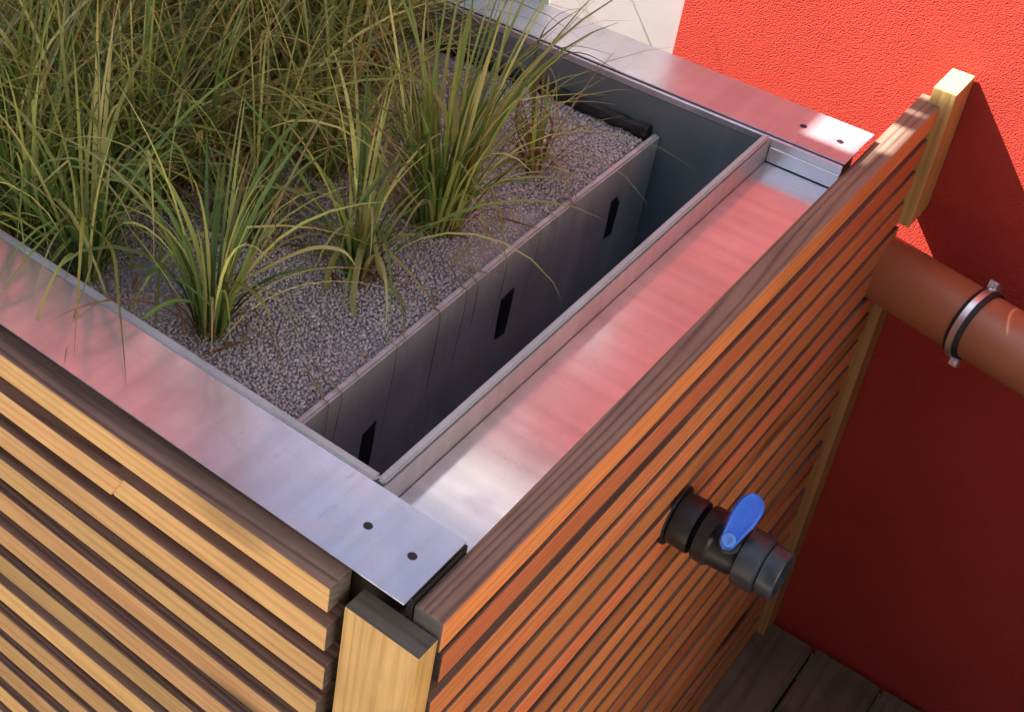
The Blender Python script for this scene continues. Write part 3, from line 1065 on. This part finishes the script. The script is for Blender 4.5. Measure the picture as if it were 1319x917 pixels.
back = 'leafy sedge tuft in the crowded planting away from the open grit'
grp = 'crowded sedge tufts in the planter'
k = 20
LAB = {20: 'sedge tuft against the front rim beside the one with hanging blades',
       22: 'small sedge tuft just behind the tuft with the broad pale blade',
       23: 'sedge tuft with many brown blades beside the tall upright sheaf'}
for (u, v, n, L, dry) in ((40, 300, 80, 0.28, 0.12), (180, 250, 110, 0.30, 0.18), (325, 300, 60, 0.25, 0.2), (420, 215, 100, 0.30, 0.3),
                          (20, 190, 110, 0.31, 0.2), (120, 150, 120, 0.32, 0.3), (255, 130, 130, 0.33, 0.3), (350, 100, 120, 0.32, 0.35),
                          (455, 110, 120, 0.32, 0.4), (60, 60, 120, 0.33, 0.35), (190, 40, 120, 0.33, 0.4), (300, 20, 120, 0.33, 0.4),
                          (400, 10, 110, 0.33, 0.5), (500, 20, 120, 0.34, 0.3), (-60, 110, 90, 0.33, 0.3), (-90, 220, 80, 0.3, 0.2),
                          (-30, 0, 90, 0.33, 0.3), (95, 235, 70, 0.3, 0.2), (255, 225, 70, 0.3, 0.25), (0, 250, 60, 0.3, 0.2), (330, 200, 60, 0.28, 0.35), (140, 90, 90, 0.32, 0.3), (440, 50, 90, 0.32, 0.45), (110, -60, 90, 0.33, 0.3), (250, -80, 90, 0.33, 0.3)):
    p = gp(u, v)
    if p[1] > TY1 - 0.03:
        p = (p[0], TY1 - 0.03, p[2])
    tuft(p, int(n * 1.1), L * 1.12, 0.036, LAB.get(k, back), dry, k, grp, up=0.62, droop=1.4, wd=0.9)
    k += 1

# ------------------------------------------------------------------ ball valve on the right panel
vo = Vector((0.0330, 0.5680, -0.3150))
AX = Vector((1, 0, 0))
valve = thing('ball_valve', 'dark grey plastic ball valve with blue lever on the slatted panel', 'valve', tuple(vo))


def vpart(name, prof, mat, rib=None, seg=48):
    bm = bmesh.new()
    lathe(bm, prof, vo, AX, seg, rib=rib)
    return obj(name, bm, mat, valve, smooth=True)


vpart('pipe_stub', [(-0.045, 0.0245), (0.012, 0.0245)], M['black_pvc'])
vpart('union_nut', [(0.002, 0.030), (0.004, 0.0335), (0.026, 0.0345), (0.030, 0.0335), (0.0305, 0.030)], M['black_pvc'], rib=(1, 3, 0.022))
vpart('valve_body', [(0.0305, 0.027), (0.034, 0.030), (0.037, 0.0355), (0.052, 0.0365), (0.0535, 0.0345), (0.058, 0.033), (0.080, 0.031), (0.086, 0.0285)], M['black_pvc'])
vpart('union_nut', [(0.0862, 0.0300), (0.088, 0.0350), (0.112, 0.0350), (0.114, 0.0335), (0.1145, 0.031)], M['grey_pvc'], rib=(1, 2, 0.03))
vpart('end_socket', [(0.1146, 0.0290), (0.116, 0.0312), (0.134, 0.0312), (0.136, 0.0300), (0.136, 0.0245), (0.100, 0.0240)], M['grey_pvc'])
STEM = Vector((0.10, -0.62, 0.78)).normalized()
UPL = (Vector((0.08, 0.72, 0.70)) - STEM * STEM.dot(Vector((0.08, 0.72, 0.70)))).normalized()
SIDE = UPL.cross(STEM).normalized()
sc_ = vo + AX * 0.069
bm = bmesh.new()
lathe(bm, [(0.024, 0.015), (0.036, 0.0145), (0.040, 0.011), (0.048, 0.0105)], sc_, STEM, 24)
obj('stem_collar', bm, M['black_pvc'], valve, smooth=True)
bm = bmesh.new()
prof = []
L0, L1 = -0.012, 0.064
for i in range(25):
    t = i / 24
    s = L0 + (L1 - L0) * t
    w = 0.0090 + 0.0058 * min(1, max(0, (t - 0.08) / 0.45)) ** 1.2
    e = min(1.0, math.sqrt(max(0, 1 - max(0, (t - 0.72) / 0.28) ** 2)) if t > 0.72 else 1)
    e *= math.sqrt(max(0, 1 - ((0.14 - t) / 0.14) ** 2)) if t < 0.14 else 1
    prof.append((s, max(0.0006, w * e), 0.004 * math.sin(math.pi * min(1, t * 1.1))))
rings = []
for s, w, lift in prof:
    ctr = sc_ + STEM * (0.0485 + lift + 0.05 * max(0, s) * 0.3) + UPL * s
    ring = []
    for a, b_ in ((-1, -0.5), (-1, 0.55), (-0.82, 1), (-0.45, 0.75), (0.45, 0.75), (0.82, 1), (1, 0.55), (1, -0.5), (0.6, -1), (-0.6, -1)):
        ring.append(bm.verts.new(ctr + SIDE * (a * w) + STEM * (b_ * min(0.0055, w * 0.8))))
    rings.append(ring)
for r0, r1 in zip(rings[:-1], rings[1:]):
    for i in range(10):
        bm.faces.new((r0[i], r0[(i + 1) % 10], r1[(i + 1) % 10], r1[i]))
bm.faces.new(rings[0][::-1])
bm.faces.new(rings[-1])
lev = obj('lever', bm, M['blue'], valve, smooth=True)
bm = bmesh.new()
lathe(bm, [(0.048, 0.0085), (0.0565, 0.0085), (0.0575, 0.0075), (0.0575, 0.004), (0.0560, 0.0038)], sc_, STEM, 20)
M['blue_cap'] = plastic('light_blue_plastic', (0.10, 0.30, 0.85), 0.35, 0.0001, 60, vary=0.1)
obj('lever_cap', bm, M['blue_cap'], valve, smooth=True)
bm = bmesh.new()
lathe(bm, [(0.0002, 0.040), (0.0016, 0.0395), (0.0018, 0.031)], vo, AX, 40, closed_ends=False)
obj('wall_collar', bm, M['black_rubber'], valve, smooth=True)

# ------------------------------------------------------------------ drain pipe with rubber lined clamp
pd = Vector((1, -0.24, 0)).normalized()
po = Vector((0.0335, 1.2035, -0.2960))
PR = 0.0500
pipe = thing('drain_pipe', 'orange brown plastic drain pipe leaving the planter along the red wall', 'pipe', tuple(po))
bm = bmesh.new()
lathe(bm, [(-0.02, PR), (0.548, PR), (0.548, PR - 0.004), (-0.02, PR - 0.004)], po, pd, 64)
obj('tube', bm, M['kg_pipe'], pipe, smooth=True)
ct = 0.146
clamp = bpy.data.objects.new('clamp', None)
COL.objects.link(clamp)
clamp.parent = pipe
clamp.matrix_parent_inverse = Matrix.Translation(-pipe.location)
bm = bmesh.new()
lathe(bm, [(ct - 0.0100, PR + 0.0003), (ct - 0.0100, PR + 0.0035), (ct - 0.0070, PR + 0.0052), (ct + 0.0070, PR + 0.0052), (ct + 0.0100, PR + 0.0035),
           (ct + 0.0100, PR + 0.0003)], po, pd, 64, closed_ends=False)
sub(obj('rubber_lining', bm, M['black_rubber'], smooth=True), clamp)
bm = bmesh.new()
lathe(bm, [(ct - 0.0042, PR + 0.0050), (ct - 0.0042, PR + 0.0072), (ct + 0.0042, PR + 0.0072), (ct + 0.0042, PR + 0.0050)], po, pd, 64, closed_ends=False)
sub(obj('steel_band', bm, M['steel'], smooth=True), clamp)
Cc = po + pd * ct
view = (CAM_POS - Cc).normalized()
pn = (Vector((0, 0, 1)))
hor = pd.cross(pn).normalized()
for ang in (58, 58 + 180):
    dr = (Vector((0, 1, 0)) * math.cos(R(ang)) + pn * math.sin(R(ang))).normalized()
    tg = pd.cross(dr).normalized()
    bm = bmesh.new()
    for s in (-0.0045, 0.0020):
        c = Cc + dr * (PR + 0.010) + tg * s
        vs, _ = add_box(bm, -0.0055, 0.0055, -0.0011, 0.0011, -0.0060, 0.0060)
        mt = Matrix((pd, tg, dr)).transposed()
        for v in vs:
            v.co = mt @ v.co + c
    sub(obj('clamp_ear', bm, M['steel']), clamp)
    bm = bmesh.new()
    lathe(bm, [(-0.011, 0.0022), (0.005, 0.0022), (0.005, 0.0042), (0.0085, 0.0042), (0.0085, 0.0024)], Cc + dr * (PR + 0.0115), tg, 12)
    sub(obj('screw', bm, M['steel']), clamp)
bm = bmesh.new()
lathe(bm, [(0, 0.004), (YW - Cc.y - PR - 0.004, 0.004)], Cc + Vector((0, PR + 0.006, 0)), (0, 1, 0), 12)
sub(obj('wall_stud', bm, M['steel']), clamp)
